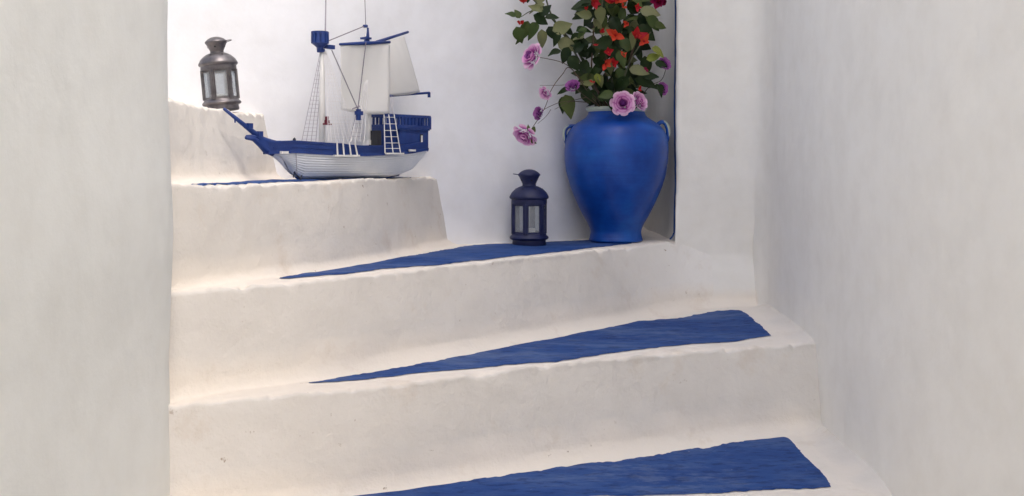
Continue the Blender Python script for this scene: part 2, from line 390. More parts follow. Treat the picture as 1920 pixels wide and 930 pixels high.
def tread_pt(px, py, k):
    z = Z[k]
    for _ in range(4):
        x, y = floor_pt(px, py, z); h = step_bvh[k].ray_cast(Vector((x, y, Z[k] + .1)), Vector((0, 0, -1)))
        if h[0] is not None and abs(h[0].z - Z[k]) < .03: z = h[0].z
    return (x, y)
FP = lambda pts, k: [tread_pt(x, y, k) for x, y in pts]
paint_patch(1, FP([(500, 948), (760, 945), (1000, 936), (1200, 930), (1353, 925), (1416, 920), (1521, 917), (1558, 914)], 1),
               FP([(500, 940), (605, 930), (784, 911), (879, 901), (948, 892), (1064, 875), (1132, 867), (1200, 859), (1274, 846), (1337, 838), (1395, 827), (1442, 822), (1470, 820), (1484, 828), (1500, 847), (1548, 896), (1558, 913)], 1))
paint_patch(2, FP([(579, 719), (711, 709), (837, 696), (948, 685), (1053, 677), (1132, 665), (1205, 656), (1311, 645), (1395, 638), (1445, 630)], 2),
               FP([(579, 718), (711, 697), (763, 688), (863, 668), (984, 643), (1069, 625), (1132, 614), (1185, 604), (1279, 596), (1332, 585), (1380, 582), (1396, 587), (1420, 606), (1445, 629)], 2))
paint_patch(3, FP([(524, 523.5), (632, 516), (732, 504), (827, 497), (964, 481), (1058, 472), (1132, 463), (1185, 457)], 3),
               [floor_pt(*p, Z[3]) for p in [(524, 522.5), (626, 504), (711, 491), (795, 478), (842, 469)]] + [(-.11, 3.12), (0, 3.24), (.12, 3.34), (.36, 3.40)])
paint_patch(4, [(-.632, 2.10), (-.606, 2.165), (-.555, 2.30), (-.490, 2.46), (-.38, 2.70), (-.30, 2.92), (-.28, 2.98)],
               [(-.634, 2.11), (-.628, 2.20), (-.614, 2.36), (-.590, 2.55), (-.53, 2.72), (-.4, 2.86), (-.29, 2.99)], rag=.001)

# path below the steps and the open ground round about
mb = MB(); n = 40
gx = np.linspace(-.9, .9, 60); gy = np.linspace(-2.5, 2.2, 120)
P = wobble(np.array([(x, y, Z[0]) for y in gy for x in gx])); mb.v = [tuple(p) for p in P]
mb.f = [(j * 60 + i, j * 60 + i + 1, (j + 1) * 60 + i + 1, (j + 1) * 60 + i) for j in range(119) for i in range(59)]
tag(build(mb, 'path', M['steps'], smooth=True), kind='structure')
mb = MB(); mb.add([(-400, -400, -.24), (400, -400, -.24), (400, 400, -.24), (-400, 400, -.24)], [(0, 1, 2, 3)])
tag(build(mb, 'ground', M['ground']), kind='structure')

# ------------------------------------------------------------------ walls
def wall_mesh(name, visible, closing, z0, ztop, zdense, mtl, label, shape=None, stepv=.014, post=None):
    vis = catmull(visible, stepv); L_ = np.linalg.norm(np.diff(vis, axis=0), axis=1).sum(); vis = resample(vis, int(L_ / stepv))
    loop = np.concatenate([vis, np.array(closing, float)]); nv = len(vis); n = len(loop)
    zs = list(np.arange(z0, zdense, stepv)) + list(np.arange(zdense, ztop, .12)) + [ztop]
    V = []
    for z in zs:
        q = loop.copy()
        if shape is not None: q[:nv] = shape(q[:nv], z)
        V.append(np.c_[q, np.full(n, z)])
    P0 = np.concatenate(V); P = wobble(P0, .6 if 'left' in name else 1.0); glow = np.zeros(len(P))
    if post is not None: P, glow = post(P0, P)
    fs = [(i * n + j, i * n + (j + 1) % n, (i + 1) * n + (j + 1) % n, (i + 1) * n + j) for i in range(len(zs) - 1) for j in range(n)]
    # rounded coping
    m = len(zs); cen = P[-n:].mean(0)
    fs.append(tuple((m - 1) * n + j for j in range(n)))
    mb = MB(); mb.v = [tuple(p) for p in P]; mb.f = fs
    o = build(mb, name, mtl, smooth=True, sharp=60)
    at = o.data.attributes.new('painted_glow', 'FLOAT', 'POINT'); at.data.foreach_set('value', glow.astype(np.float32))
    return tag(o, label, 'wall')
def shape_left(q, z):
    # swells by a centimetre about the third step
    q = q.copy(); b = .010 * math.exp(-((z - .52) / .16) ** 2) + .013 * min(1, max(0, (.27 - z) / .25)); wgt = np.clip((q[:, 1] - 1.2) / .6, 0, 1) * (q[:, 0] > -.9)
    q[:, 0] += b * wgt; return q
H_WALL = 2.3
wall_mesh('left_wall', [(-.72, -2.2), (-.66, 0), (-.645, .9), (-.636, 1.4), (-.628, 1.65), (-.624, 1.83), (-.627, 1.92), (-.645, 1.99), (-.69, 2.045), (-.78, 2.075), (-.9, 2.08), (-1.2, 2.08), (-2.1, 2.08)],
          [(-2.1, -4.5), (-.78, -4.5)], -.5, 3.8, 1.25, M['left'], 'tall whitewashed wall with rounded end at the left of the blue painted steps', shape_left)
def lip3y(x): 
    c = catmull(LIP[3], .004); return np.interp(x, c[:, 0], c[:, 1])
RW_LOW = 1.0
def post_right(P0, P):
    """below the third tread the end of the wall carries straight on from the riser beside it"""
    glow = np.zeros(len(P)); b = step_bvh[3]
    f = np.interp(P[:, 1], [1.5, 2.0], [1.0, RW_LOW]); P[:, 2] = np.where(P[:, 2] > 1.3, 1.3 + (P[:, 2] - 1.3) * f, P[:, 2])   # unseen wall top scaled to shape the shading; level at this setting
    for i in np.nonzero((P0[:, 0] > .5) & (P0[:, 0] < .752) & (P0[:, 1] > 3.2) & (P0[:, 1] < 3.30) & (P0[:, 2] > .12) & (P0[:, 2] < .66))[0]:
        x, y, z = P[i]; zz = min(max(z, Z[2] + .004), .355)
        h = b.ray_cast(Vector((x, 2.6, zz)), Vector((0, 1, 0)))
        if h[0] is None: continue
        yy = h[0].y - (-.012 + .0155 * min(1, max(0, (x - .515) / .13)))
        wz = min(1, max(0, (.66 - z) / .30)); wz = wz * wz * (3 - 2 * wz)
        P[i, 1] = y * (1 - wz) + yy * wz
        glow[i] = min(1, max(0, 1 - (z - .228) / .035))  # same painted glow along the foot of the wall end
    return P, glow
# faint ridge where two plaster coats meet at depth 1.77
wall_mesh('right_wall', [(.80, -2.2), (.76, 0), (.752, 1.0), (.748, 1.5), (.746, 1.68), (.7425, 1.76), (.739, 1.85), (.738, 2.05), (.744, 2.6), (.756, 3.0), (.764, 3.14), (.762, 3.215), (.748, 3.262), (.715, 3.290), (.66, 3.293), (.60, 3.285), (.55, 3.281), (.525, 3.276), (.512, 3.272), (.5055, 3.277), (.504, 3.288), (.504, 3.32), (.503, 3.42), (.50, 3.62), (.50, 3.9), (.50, 4.4)],
          [(.5, 4.6), (1.5, 4.6), (1.5, -4.5), (.86, -4.5)], -.5, 4.3, 1.25, M['right'], 'tall whitewashed wall at the right of the steps, turning past the vase niche', None, .010, post_right)  # unseen upper height chosen to keep sun off the steps and niche
wall_mesh('back_wall', [(1.0, 4.3), (.7, 4.25), (.5, 4.15), (.41, 3.95), (.35, 3.68), (.27, 3.50), (.17, 3.39), (.05, 3.315), (-.08, 3.235), (-.2, 3.14), (-.33, 3.03), (-.46, 2.91), (-.58, 2.81), (-.70, 2.755), (-.85, 2.72), (-1.1, 2.69), (-1.6, 2.66)],
          [(-1.6, 4.9), (1.0, 4.9)], -.5, H_WALL, 1.3, M['back'], 'bright whitewashed curving wall behind the model ship and the blue vase', None)
# thin blue edge on the niche jamb
zs = np.linspace(Z[3] + .006, H_WALL - .05, 180); V = []
for z in zs:
    r = .02 * max(0, 1 - (z - Z[3]) / .03) ** 2
    V += [(.5048 - r, 3.2765, z), (.5034 - r, 3.281, z), (.5022 - r, 3.287, z), (.5022 - r, 3.292 + .002 * math.sin(z * 31), z)]
P = wobble(np.array(V)); P[:, 0] -= .0012; mb = MB(); mb.v = [tuple(p) for p in P]
mb.f = [(i * 4 + j, i * 4 + j + 1, (i + 1) * 4 + j + 1, (i + 1) * 4 + j) for i in range(len(zs) - 1) for j in range(3)]
build(mb, 'painted_edge', M['paint'], bpy.data.objects['right_wall'], smooth=True)

def on_step(k, x, y):
    h = step_bvh[k].ray_cast(Vector((x, y, Z[k] + .2)), Vector((0, 0, -1))); return (h[0].z if h[0] is not None else Z[k]) + .0016

# ------------------------------------------------------------------ the vase
VX, VY = .3215, 3.292
VZ = on_step(3, VX, VY)
vase = thing('vase', 'big cobalt blue glazed vase with two small ear handles standing in the niche', 'vase', (VX, VY, VZ))
K = VY / F
prof_px = [(47, 457), (50, 455), (48, 448), (47.5, 438), (52, 426), (60, 412), (69, 395), (78, 375), (86, 355), (92, 335), (96, 312), (97.5, 290), (96, 270), (91, 254), (82, 242), (70, 233), (59, 226), (53.5, 219), (53, 213)]
pr = catmull([(h * K, (457 - y) * K) for h, y in prof_px], .004)
pr = resample(pr, 90)
def vase_wob(mb):
    P = np.array(mb.v); r = np.hypot(P[:, 0], P[:, 1]); D = vnoise(P * 9, 77) * .0022 + vnoise(P * np.array([3, 3, 60.]), 78) * .0006
    s = 1 + np.where(r > .01, D / np.maximum(r, .01), 0); P[:, 0] *= s; P[:, 1] *= s; mb.v = [tuple(p) for p in P]
mb = MB(); mb.lathe([(0, .001)] + [tuple(p) for p in pr], 72); vase_wob(mb); build(mb, 'body', M['vase'], vase, smooth=True)
rt = (457 - 213) * K
mb = MB(); mb.lathe([(.0868, rt - .004), (.0905, rt), (.0935, rt + .004), (.0935, rt + .008), (.0905, rt + .0105), (.0835, rt + .0105), (.0805, rt + .006), (.0805, rt - .004)], 72); vase_wob(mb)
build(mb, 'rim', M['rim'], vase, smooth=True)
mb = MB(); mb.lathe([(.0805, rt + .005), (.078, rt - .03), (.10, rt - .06), (.12, rt - .12)], 48); mb.lathe([(.0001, rt - .02), (.079, rt - .02)], 48)
build(mb, 'inner_wall', M['dark'], vase, smooth=True)
def handle(s):
    f = (lambda x, y: Vector(((x - 1155) * K, 0.0, (457 - y) * K)))
    if s < 0: pts = [f(1088, 247), f(1078, 242), f(1068, 242), f(1061, 247), f(1058.5, 256), f(1060, 266), f(1063, 276), f(1067, 283)]
    else: pts = [f(1224, 246), f(1232, 239), f(1240, 234), f(1247, 237), f(1251, 246), f(1252, 256), f(1250.5, 266), f(1248, 274)]
    pts = [Vector(p) for p in catmull([tuple(p) for p in pts], .004)]
    m = MB(); m.tube(pts, [.0062] * len(pts), 10); h = build(m, 'handle', M['vase'], vase, smooth=True)
    k = len(pts); mid = pts[int(k * .25):int(k * .85)]
    e = MB(); e.tube([p + Vector((s * .0028, -.0022, .001)) for p in mid], [.0046 * math.sin(math.pi * (i + .5) / len(mid)) ** .3 for i in range(len(mid))], 8); build(e, 'glaze_edge', M['rim'], h, smooth=True)
handle(-1); handle(1)

# ------------------------------------------------------------------ lanterns
def lantern(name, label, x, y, k, tilt, spin, met, gl, sc, ringdir, sill=0):
    t = thing(name, label, 'lantern', (x, y, on_step(k, x, y) + sill), (0, tilt, 0), group='metal candle lanterns')
    t.scale = (sc,) * 3; n = 48; H = .150   # body top
    b = MB(); b.lathe([(0, 0), (.050, 0), (.0525, .004), (.051, .016), (.0590, .020), (.0605, .024), (.0585, .028), (.054, .031), (.053, .036), (.047, .038), (0, .038)], n)
    build(b, 'base', met, t, smooth=True, sharp=45)
    nside = 6
    for i in range(nside):
        a = spin + 2 * math.pi * i / nside; cx, cy = .052 * math.cos(a), .052 * math.sin(a)
        p = MB(); rot = Matrix.Rotation(a, 3, 'Z'); p.box((cx, cy, .083), (.006, .014, .094), rot); p.box((cx + .0035 * math.cos(a), cy + .0035 * math.sin(a), .083), (.003, .004, .094), rot)
        build(p, 'post', met, t)
        a2 = a + math.pi / nside; ap = .052 * math.cos(math.pi / nside)
        rot2 = Matrix.Rotation(a2, 3, 'Z')
        g = MB(); g.box((ap * math.cos(a2), ap * math.sin(a2), .083), (.0012, .044, .088), rot2); pane = build(g, 'pane', gl, t)
        fr = MB(); q = ap + .0012
        fr.box((q * math.cos(a2), q * math.sin(a2), .0395), (.003, .044, .006), rot2); fr.box((q * math.cos(a2), q * math.sin(a2), .1265), (.003, .044, .008), rot2)
        for s in (-1, 1):
            fr.box((q * math.cos(a2) - s * .0195 * math.sin(a2), q * math.sin(a2) + s * .0195 * math.cos(a2), .083), (.0028, .005, .081), rot2)
        build(fr, 'pane_frame', met, t)
    r = MB(); r.lathe([(.0545, .127), (.0555, .131), (.0550, .142), (.0600, .145), (.0612, .149), (.0595, .153), (.054, .163), (.046, .171), (.036, .178), (.027, .182), (.0215, .1835), (.0210, .188)], n)
    roof = build(r, 'roof', met, t, smooth=True, sharp=50)
    for i in range(7):
        a = spin + .35 + i * 2 * math.pi / 7; h = MB(); c = Vector((.0425 * math.cos(a), .0425 * math.sin(a), .1740))
        nrm = Vector((math.cos(a) * .55, math.sin(a) * .55, .83)); rot = nrm.to_track_quat('Z', 'Y').to_matrix()
        ring = [c + nrm * .0008 + rot @ Vector((.0032 * math.cos(u * math.pi / 5), .0032 * math.sin(u * math.pi / 5), 0)) for u in range(10)]
        h.add(ring, [tuple(range(10))]); build(h, 'vent_hole', M['dark'], roof)
    c = MB(); c.lathe([(.0205, .186), (.0215, .191), (.0270, .203), (.0315, .2125), (.0345, .216), (.0345, .219), (.0315, .2225), (.025, .228), (.016, .2325), (.007, .2345), (0, .235)], n)
    cap = build(c, 'chimney_cap', met, t, smooth=True, sharp=50)
    for i in range(5):
        a = spin + .9 + i * 2 * math.pi / 5; h = MB(); cc = Vector((.0268 * math.cos(a), .0268 * math.sin(a), .2015)); nrm = Vector((math.cos(a) * .9, math.sin(a) * .9, -.4)); rot = nrm.to_track_quat('Z', 'Y').to_matrix()
        h.add([cc + nrm * .0012 + rot @ Vector((.003 * math.cos(u * math.pi / 5), .003 * math.sin(u * math.pi / 5), 0)) for u in range(10)], [tuple(range(10))]); build(h, 'vent_hole', M['dark'], cap)
    rg = MB(); pts = []
    cx = ringdir * .033
    for i in range(15):
        u = math.pi * i / 14; pts.append((cx + ringdir * .016 * math.sin(u), -.012 * math.cos(u), .2185 + .002 * math.sin(u)))
    rg.tube(pts, .0013, 6); build(rg, 'ring', met, t, smooth=True)
    cd = MB(); cd.lathe([(0, .0375), (.019, .0375), (.019, .050), (.017, .052), (0, .0515)], 24); cn = build(cd, 'candle', M['wax'], t, smooth=True, sharp=50)
    wk = MB(); wk.tube([(0, 0, .051), (.001, 0, .058)], .0008, 5); build(wk, 'wick', M['dark'], cn)
    return t
lantern('lantern', 'dark blue metal lantern with glass panes standing beside the vase', .0515, 3.205, 3, R(0), R(17), M['tin_blue'], M['glass2'], .97, -1)
lantern('lantern', 'tarnished silver metal lantern standing on the topmost step above the ship', -.7, 2.58, 5, R(-5.5), R(80), M['tin_grey'], M['glass'], .765, 1, .002)

# ------------------------------------------------------------------ the model ship
BX, BY = -.548, 2.55; ax, ay = .5909, .8068; nx, ny = .8068, -.5909
SZ = on_step(4, -.41, 2.74)
ship = thing('model_ship', 'wooden model sailing ship in blue and white standing on a step', 'model ship', (BX, BY, SZ), (0, 0, math.atan2(ay, ax)))
# local frame of the ship: x along the keel from bow to stern, y away from the camera, z up
def S(px, py, v=0.0):                  # pixel to ship coordinates on the plane at side offset v towards the camera
    k = (px - 960) / F; u = (k * (BY + v * ny) - BX - v * nx) / (ax - k * ay)
    Yd = BY + u * ay + v * ny; h = CAM_Z - (py - 300) / F * Yd
    return Vector((u, -v, h - SZ))
U0, U1 = S(499, 290).x, S(802, 285, .038).x
def half(t):                            # half beam along the hull
    return .052 * min(1, math.sin(math.pi * min(t * 1.15 + .02, .5)) ** .8) * (1 - .30 * max(0, (t - .55) / .45) ** 2)
def sheer(t): return np.interp(t, [0, .12, .3, .5, .7, .85, 1], [SH(0), SH(.12), SH(.3), SH(.5), SH(.7), SH(.85), SH(1)])
_sh = [(0, 288), (.12, 286), (.3, 290), (.5, 292), (.7, 290), (.85, 287), (1, 281)]
def SH(t):
    py = np.interp(t, [a for a, _ in _sh], [b for _, b in _sh]); u = U0 + (U1 - U0) * t
    Yd = BY + u * ay + half(t) * ny; return CAM_Z - (py - 300) / F * Yd - SZ
def keel(t): return float(np.interp(t, [0, .05, .10, .16, .75, .88, .96, 1], [.066, .03, .012, 0, 0, .006, .016, .034]))
HT = [0, .015, .035, .06, .09, .13, .18, .25, .35, .45, .55, .65, .75, .85, .92, .97, 1]
NP = 9
def hull_pt(t, s, side, extra=0):       # s: 0 keel, 1 gunwale
    hb = half(t); kz = keel(t); g = float(sheer(t)); z = kz + (g - kz) * s
    wd = hb * (s ** .42) if s > 0 else 0
    wd = max(wd, .003)
    rake = -.0 if t > .3 else 0
    u = U0 + (U1 - U0) * t
    # raked stem: lower points sit further aft at the bow, further forward at the stern
    u += .045 * (1 - s) * max(0, 1 - t / .25) - .03 * (1 - s) ** 1.5 * max(0, (t - .8) / .2)
    return Vector((u, -side * (wd + extra), z))
mb = MB()
for side in (1, -1):
    g = [[hull_pt(t, s, side, -.0015) for s in np.linspace(0, 1, 14)] for t in HT]
    vs = [p for r_ in g for p in r_]; fs = []
    for i in range(len(HT) - 1):
        for j in range(13):
            q = (i * 14 + j, (i + 1) * 14 + j, (i + 1) * 14 + j + 1, i * 14 + j + 1); fs.append(q if side > 0 else q[::-1])
    mb.add(vs, fs)
a_, b_ = [hull_pt(1, s, 1, -.0015) for s in np.linspace(0, 1, 8)], [hull_pt(1, s, -1, -.0015) for s in np.linspace(0, 1, 8)]
mb.add(a_ + b_, [(j, j + 1, 8 + j + 1, 8 + j) for j in range(7)])
tp = [hull_pt(t, .97, 1, -.002) for t in HT] + [hull_pt(t, .97, -1, -.002) for t in HT]; m_ = len(HT)
mb.add(tp, [(i, i + 1, m_ + i + 1, m_ + i) for i in range(m_ - 1)])
hull = build(mb, 'hull', M['ship_white'], ship, smooth=True, sharp=50)
for side in (1, -1):                    # planks
    for j in range(NP):
        s0, s1 = .12 + .88 * j / NP, .12 + .88 * (j + 1) / NP - .02
        p = MB(); vs = []
        tt = np.linspace(.004, .996, 26)
        for t in tt:
            for s, e in ((s0, .0), (s0, .0038), ((s0 + s1) / 2, .0030), (s1, .0018), (s1, .0)): vs.append(hull_pt(t, s, side, e))
        p.add(vs, [(i * 5 + k, (i + 1) * 5 + k, (i + 1) * 5 + k + 1, i * 5 + k + 1) for i in range(25) for k in range(4)])
        build(p, 'plank', M['ship_white'], hull, smooth=True, sharp=35)
# keel
p = MB(); pts = [hull_pt(t, 0, 0) + Vector((0, 0, .001)) for t in (.13, .16, .3, .5, .7, .8, .88)]
p.tube(pts, .0035, 6); build(p, 'keel', M['ship_blue'], ship, smooth=True)
# blue bulwark band
def band(name, ta, tb, z0f, z1f, e0, e1, n=30, mt=None):
    b = MB()
    for side in (1, -1):
        vs = []
        for t in np.linspace(ta, tb, n):
            q0, q1 = hull_pt(t, 1, side, e0), hull_pt(t, 1, side, e1); a, c = z0f(t), z1f(t)
            vs += [Vector((q0.x, q0.y, q0.z + a)), Vector((q1.x, q1.y, q1.z + a)), Vector((q1.x, q1.y, q1.z + c)), Vector((q0.x, q0.y, q0.z + c))]
        b.add(vs, [(i * 4 + k, (i + 1) * 4 + k, (i + 1) * 4 + (k + 1) % 4, i * 4 + (k + 1) % 4) for i in range(n - 1) for k in range(4)] + [(0, 1, 2, 3), tuple((n - 1) * 4 + k for k in (3, 2, 1, 0))])
    return build(b, name, mt or M['ship_blue'], ship)
topf = lambda t: float(np.interp(t, [0, .1, .38, .39, .55, .66, .67, 1], [.026, .026, .026, .024, .022, .022, .024, .024]))
bul = band('bulwark', 0, 1, lambda t: .001, topf, -.006, .0015)
band('rubbing_strake', 0, 1, lambda t: -.0015, lambda t: .0055, .0, .0055)
band('cap_rail', 0, .66, lambda t: topf(t) - .002, lambda t: topf(t) + .003, -.007, .0035)
band('side_wale', .02, .66, lambda t: .0125, lambda t: .0155, .001, .0032)
# deck
dk = MB(); vs = [hull_pt(t, 1, 1, -.004) + Vector((0, 0, .004)) for t in HT] + [hull_pt(t, 1, -1, -.004) + Vector((0, 0, .004)) for t in HT]
dk.add(vs, [(i, i + 1, m_ + i + 1, m_ + i) for i in range(m_ - 1)]); build(dk, 'deck', M['ship_white'], ship)
# bowsprit and beak
b = MB(); pa, pb, pc = S(420, 204), S(500, 268), S(520, 280)
b.tube([pa, pa.lerp(pb, .5), pb, pc], [.0035, .0058, .0085, .009], 8); bs = build(b, 'bowsprit', M['ship_blue'], ship, smooth=True)
for (x, y) in ((466, 236), (485, 251)):
    b = MB(); b.box(S(x, y), (.014, .016, .012)); build(b, 'cleat', M['ship_blue'], bs)
b = MB(); b.tube([S(440, 220), S(441, 230)], .002, 6); build(b, 'pin', M['ship_blue'], bs)
b = MB(); q = [S(461, 258), S(475, 260), S(488, 270), S(498, 281), S(512, 287)]
b.tube(q, [.0045, .006, .008, .009, .008], 8); q = [S(462, 256), S(480, 256), S(500, 266), S(520, 272)]
b.tube(q, [.0035, .006, .0095, .010], 8); build(b, 'beak', M['ship_blue'], ship, smooth=True)
# wedge filling between beak and deck
b = MB(); w_ = .0075
pol = [S(480, 262), S(500, 262), S(524, 270), S(520, 287), S(503, 287), S(490, 274)]
b.add([p + Vector((0, w_, 0)) for p in pol] + [p - Vector((0, w_, 0)) for p in pol], [tuple(range(6)), tuple(range(11, 5, -1))] + [(i, 6 + i, 6 + (i + 1) % 6, (i + 1) % 6) for i in range(6)])
build(b, 'stem_knee', M['ship_blue'], ship)
# stern castle
va = .036
def sbox(x0, y0, x1, y1, vn, vf, name, mt, parent=ship):
    a, c = S(x0, y0, vn), S(x1, y1, vn); b = MB()
    b.box(((a.x + c.x) / 2, -(vn + vf) / 2, (a.z + c.z) / 2), (abs(c.x - a.x), abs(vn - vf), abs(a.z - c.z))); return build(b, name, mt, parent)
castle = sbox(749, 241, 803, 284, va, -va, 'stern_castle', M['ship_blue'])
a = S(702, 241, -.01).x; c = S(806, 241, va + .004).x; zt, zb = S(750, 217, va).z, S(750, 241, va).z
b = MB(); b.box(((a + c) / 2, 0, zb), (c - a, 2 * va + .008, .006)); build(b, 'upper_deck', M['ship_blue'], castle)
b = MB()
for s in (-1, 1):
    b.box(((a + c) / 2, s * (va + .003), zt), (c - a, .006, .007)); b.box(((a + c) / 2, s * (va + .003), zb + .006), (c - a, .004, .008))
for xx in (a, c): b.box((xx, 0, zt), (.006, 2 * va + .01, .007)); b.box((xx, 0, zb + .006), (.004, 2 * va + .006, .008))
build(b, 'rail', M['ship_blue'], castle)
nb = 13
for s in (-1, 1):
    for i in range(nb):
        u = a + (c - a) * i / (nb - 1)
        wd = .0095 if i % 4 == 0 else .0055
        b = MB(); b.box((u, s * (va + .003), (zt + zb) / 2), (wd, .0042, zt - zb)); build(b, 'baluster', M['ship_blue'], castle)
for i in range(9):
    b = MB(); b.box((c, -va + 2 * va * i / 8, (zt + zb) / 2), (.004, .0045, zt - zb)); build(b, 'baluster', M['ship_blue'], castle)
b = MB(); b.box((S(726, 262).x, .002, (zb + S(726, 284).z) / 2), (S(752, 262, va).x - S(712, 262, va).x, 2 * va - .02, zb - S(726, 284).z)); cab = build(b, 'cabin', M['ship_blue'], castle)
b = MB(); q = S(712, 262, va - .009); dx = S(704, 262, va - .009).x
b.box(((q.x + dx) / 2, -(va - .018), q.z - .001), (abs(q.x - dx), .03, .05)); build(b, 'doorway', M['dark'], castle)
q = S(790, 262, va + .001); b = MB(); b.box(q, (.010, .004, .030)); build(b, 'window', M['iron'], castle)
b = MB(); b.box(q + Vector((-.001, -.002, 0)), (.0055, .003, .023)); build(b, 'window_pane', M['spar'], castle)
q = S(803, 262, .02)
b = MB(); b.box((S(803, 262, va).x, 0, (zb + S(804, 284).z) / 2), (.006, 2 * va - .002, zb - S(804, 284).z)); build(b, 'transom', M['ship_white'], castle)
# masts
b = MB(); p0, p1 = S(604, 282), S(604, 96); b.tube([p0, p0.lerp(p1, .5), p1], [.0085, .0075, .0055], 12); fm = build(b, 'mast', M['spar'], ship, smooth=True)
b = MB(); p0, p1 = S(690, 270), S(690, 190); b.tube([p0, p1], [.0100, .0085], 12); b.tube([S(690, 192), S(686, 52)], [.0055, .0035], 10); mm_ = build(b, 'mast', M['spar'], ship, smooth=True)
b = MB(); b.box(S(604, 278), (.016, .022, .010)); b.box(S(690, 267), (.018, .022, .012)); build(b, 'mast_step', M['spar'], ship)
# crow's nest
q0 = S(600, 92); q1 = S(600, 60); rr = .0205
b = MB(); b.lathe([(0, q0.z - .008), (.0075, q0.z - .008), (.0085, q0.z + .004), (rr, q0.z + .014), (rr, q0.z + .017), (0, q0.z + .017)], 20, (q0.x, 0, 0)); cn = build(b, 'crows_nest', M['ship_blue'], ship, smooth=True, sharp=40)
b = MB(); b.lathe([(rr - .002, q1.z - .005), (rr + .001, q1.z - .005), (rr + .001, q1.z + .001), (rr - .002, q1.z + .001), (rr - .002, q1.z - .005)], 20, (q0.x, 0, 0)); build(b, 'rim', M['ship_blue'], cn)
for i in range(12):
    a2 = 2 * math.pi * (i + .2) / 12; wd = .0085 if i % 3 else .006; b = MB(); b.box((q0.x + rr * math.cos(a2), rr * math.sin(a2), (q0.z + .014 + q1.z) / 2), (.0025, wd, q1.z - q0.z - .014), Matrix.Rotation(a2, 3, 'Z')); build(b, 'stave', M['ship_blue'], cn)
b = MB(); b.box(S(617, 88), (.030, .012, .010)); b.tube([S(604, 92), S(604, 98)], .0075, 10); build(b, 'bracket', M['ship_blue'], cn)
b = MB(); b.tube([S(610, 60), S(612, -60)], [.0021, .0015], 6); build(b, 'topmast', M['thread'], ship)
b = MB(); b.tube([S(686, 52), S(682, -60)], [.0011, .0008], 6); build(b, 'topmast', M['cord'], ship)
# mast head block, yard, lateen spar, boom
b = MB(); b.tube([S(688, 78), S(688, 52)], [.0075, .005], 10); b.box(S(686, 72), (.02, .022, .005)); b.tube([S(682, 49), S(688, 49)], .004, 8); build(b, 'masthead', M['ship_blue'], ship, smooth=False)
def SS(px, py, v): return S(px, py, v)
b = MB(); ya, yb = SS(637, 83, .012), SS(731, 79, .012); b.tube([ya, ya.lerp(yb, .5), yb], [.0032, .0052, .0035], 10); yard = build(b, 'yard', M['ship_blue'], ship, smooth=True)
b = MB(); b.tube([S(706, 79, -.015), S(765, 60, -.03)], [.0045, .0035], 8); build(b, 'lateen_spar', M['ship_blue'], ship, smooth=True)
b = MB(); b.tube([S(722, 180, -.02), S(805, 174, -.02)], [.0035, .0032], 8); b.box(S(804.5, 178, -.02), (.006, .006, .014)); build(b, 'boom', M['ship_blue'], ship)
# sails
def sail(name, c00, c10, c01, c11, bulge, n=18, m=22, folds=0):
    b = MB(); vs = []
    a0 = (c10 - c00).cross(c01 - c00).normalized()
    for j in range(m + 1):
        for i in range(n + 1):
            s, t = i / n, j / m
            p = c00.lerp(c10, s).lerp(c01.lerp(c11, s), t)
            d_ = bulge * math.sin(math.pi * s) ** .8 * math.sin(math.pi * min(t * .8 + .06, 1)) + folds * math.sin(s * 11 + t * 2) * t * .6 + folds * .5 * math.sin(s * 23 + 1) * (1 - t)
            p = p + a0 * d_; vs.append(p + Vector((0, 0, -.004 * math.sin(math.pi * s) * (t > .97))))
    b.add(vs, [(j * (n + 1) + i, j * (n + 1) + i + 1, (j + 1) * (n + 1) + i + 1, (j + 1) * (n + 1) + i) for j in range(m) for i in range(n)])
    o = build(b, name, M['sail'], ship, smooth=True); md = o.modifiers.new('thick', 'SOLIDIFY'); md.thickness = .0012; return o
sail('sail', SS(639, 85, .012), SS(730, 82, .012), SS(640, 206, .028), SS(730, 214, .028), .014, folds=.0022)
sail('sail', S(712, 80, -.02), S(757, 69, -.03), S(728, 179, -.02), S(787, 172, -.02), -.012, folds=.0014)
# ropes
def rope(a, b_, r=.0009, mt='cord', sag=0, name='rope'):
    m = MB(); pts = [a.lerp(b_, t) - Vector((0, 0, sag * math.sin(math.pi * t))) for t in np.linspace(0, 1, 7)]; m.tube(pts, r, 5, False); return build(m, name, M[mt], ship, smooth=True)
rope(S(617, 76, .01), S(683, 49, .0), .0014, 'cord')
rope(S(622, 94, .02), S(672, 207, .05), .0014)
rope(S(686, 80, .02), S(671, 207, .05), .0014)
rope(S(555, 287, .032), S(557, 330, .05), .0007)
rope(S(733, 178, 0), S(737, 213, .05), .0007, 'thread')
b = MB(); b.box(S(672, 215, .05), (.010, .008, .028)); b.box(S(673, 212, .05), (.024, .007, .010)); build(b, 'pulley_block', M['ship_blue'], ship)
b = MB(); b.tube([S(661, 204, .05), S(674, 199, .05)], .0018, 6); build(b, 'hook', M['cord'], ship)
b = MB(); q = S(613, 229, .01); b.box(q, (.012, .010, .010)); b.box(q + Vector((0, 0, .008)), (.006, .006, .012)); b.box(q - Vector((0, 0, .005)), (.022, .012, .004)); build(b, 'lantern_box', M['red'], ship)
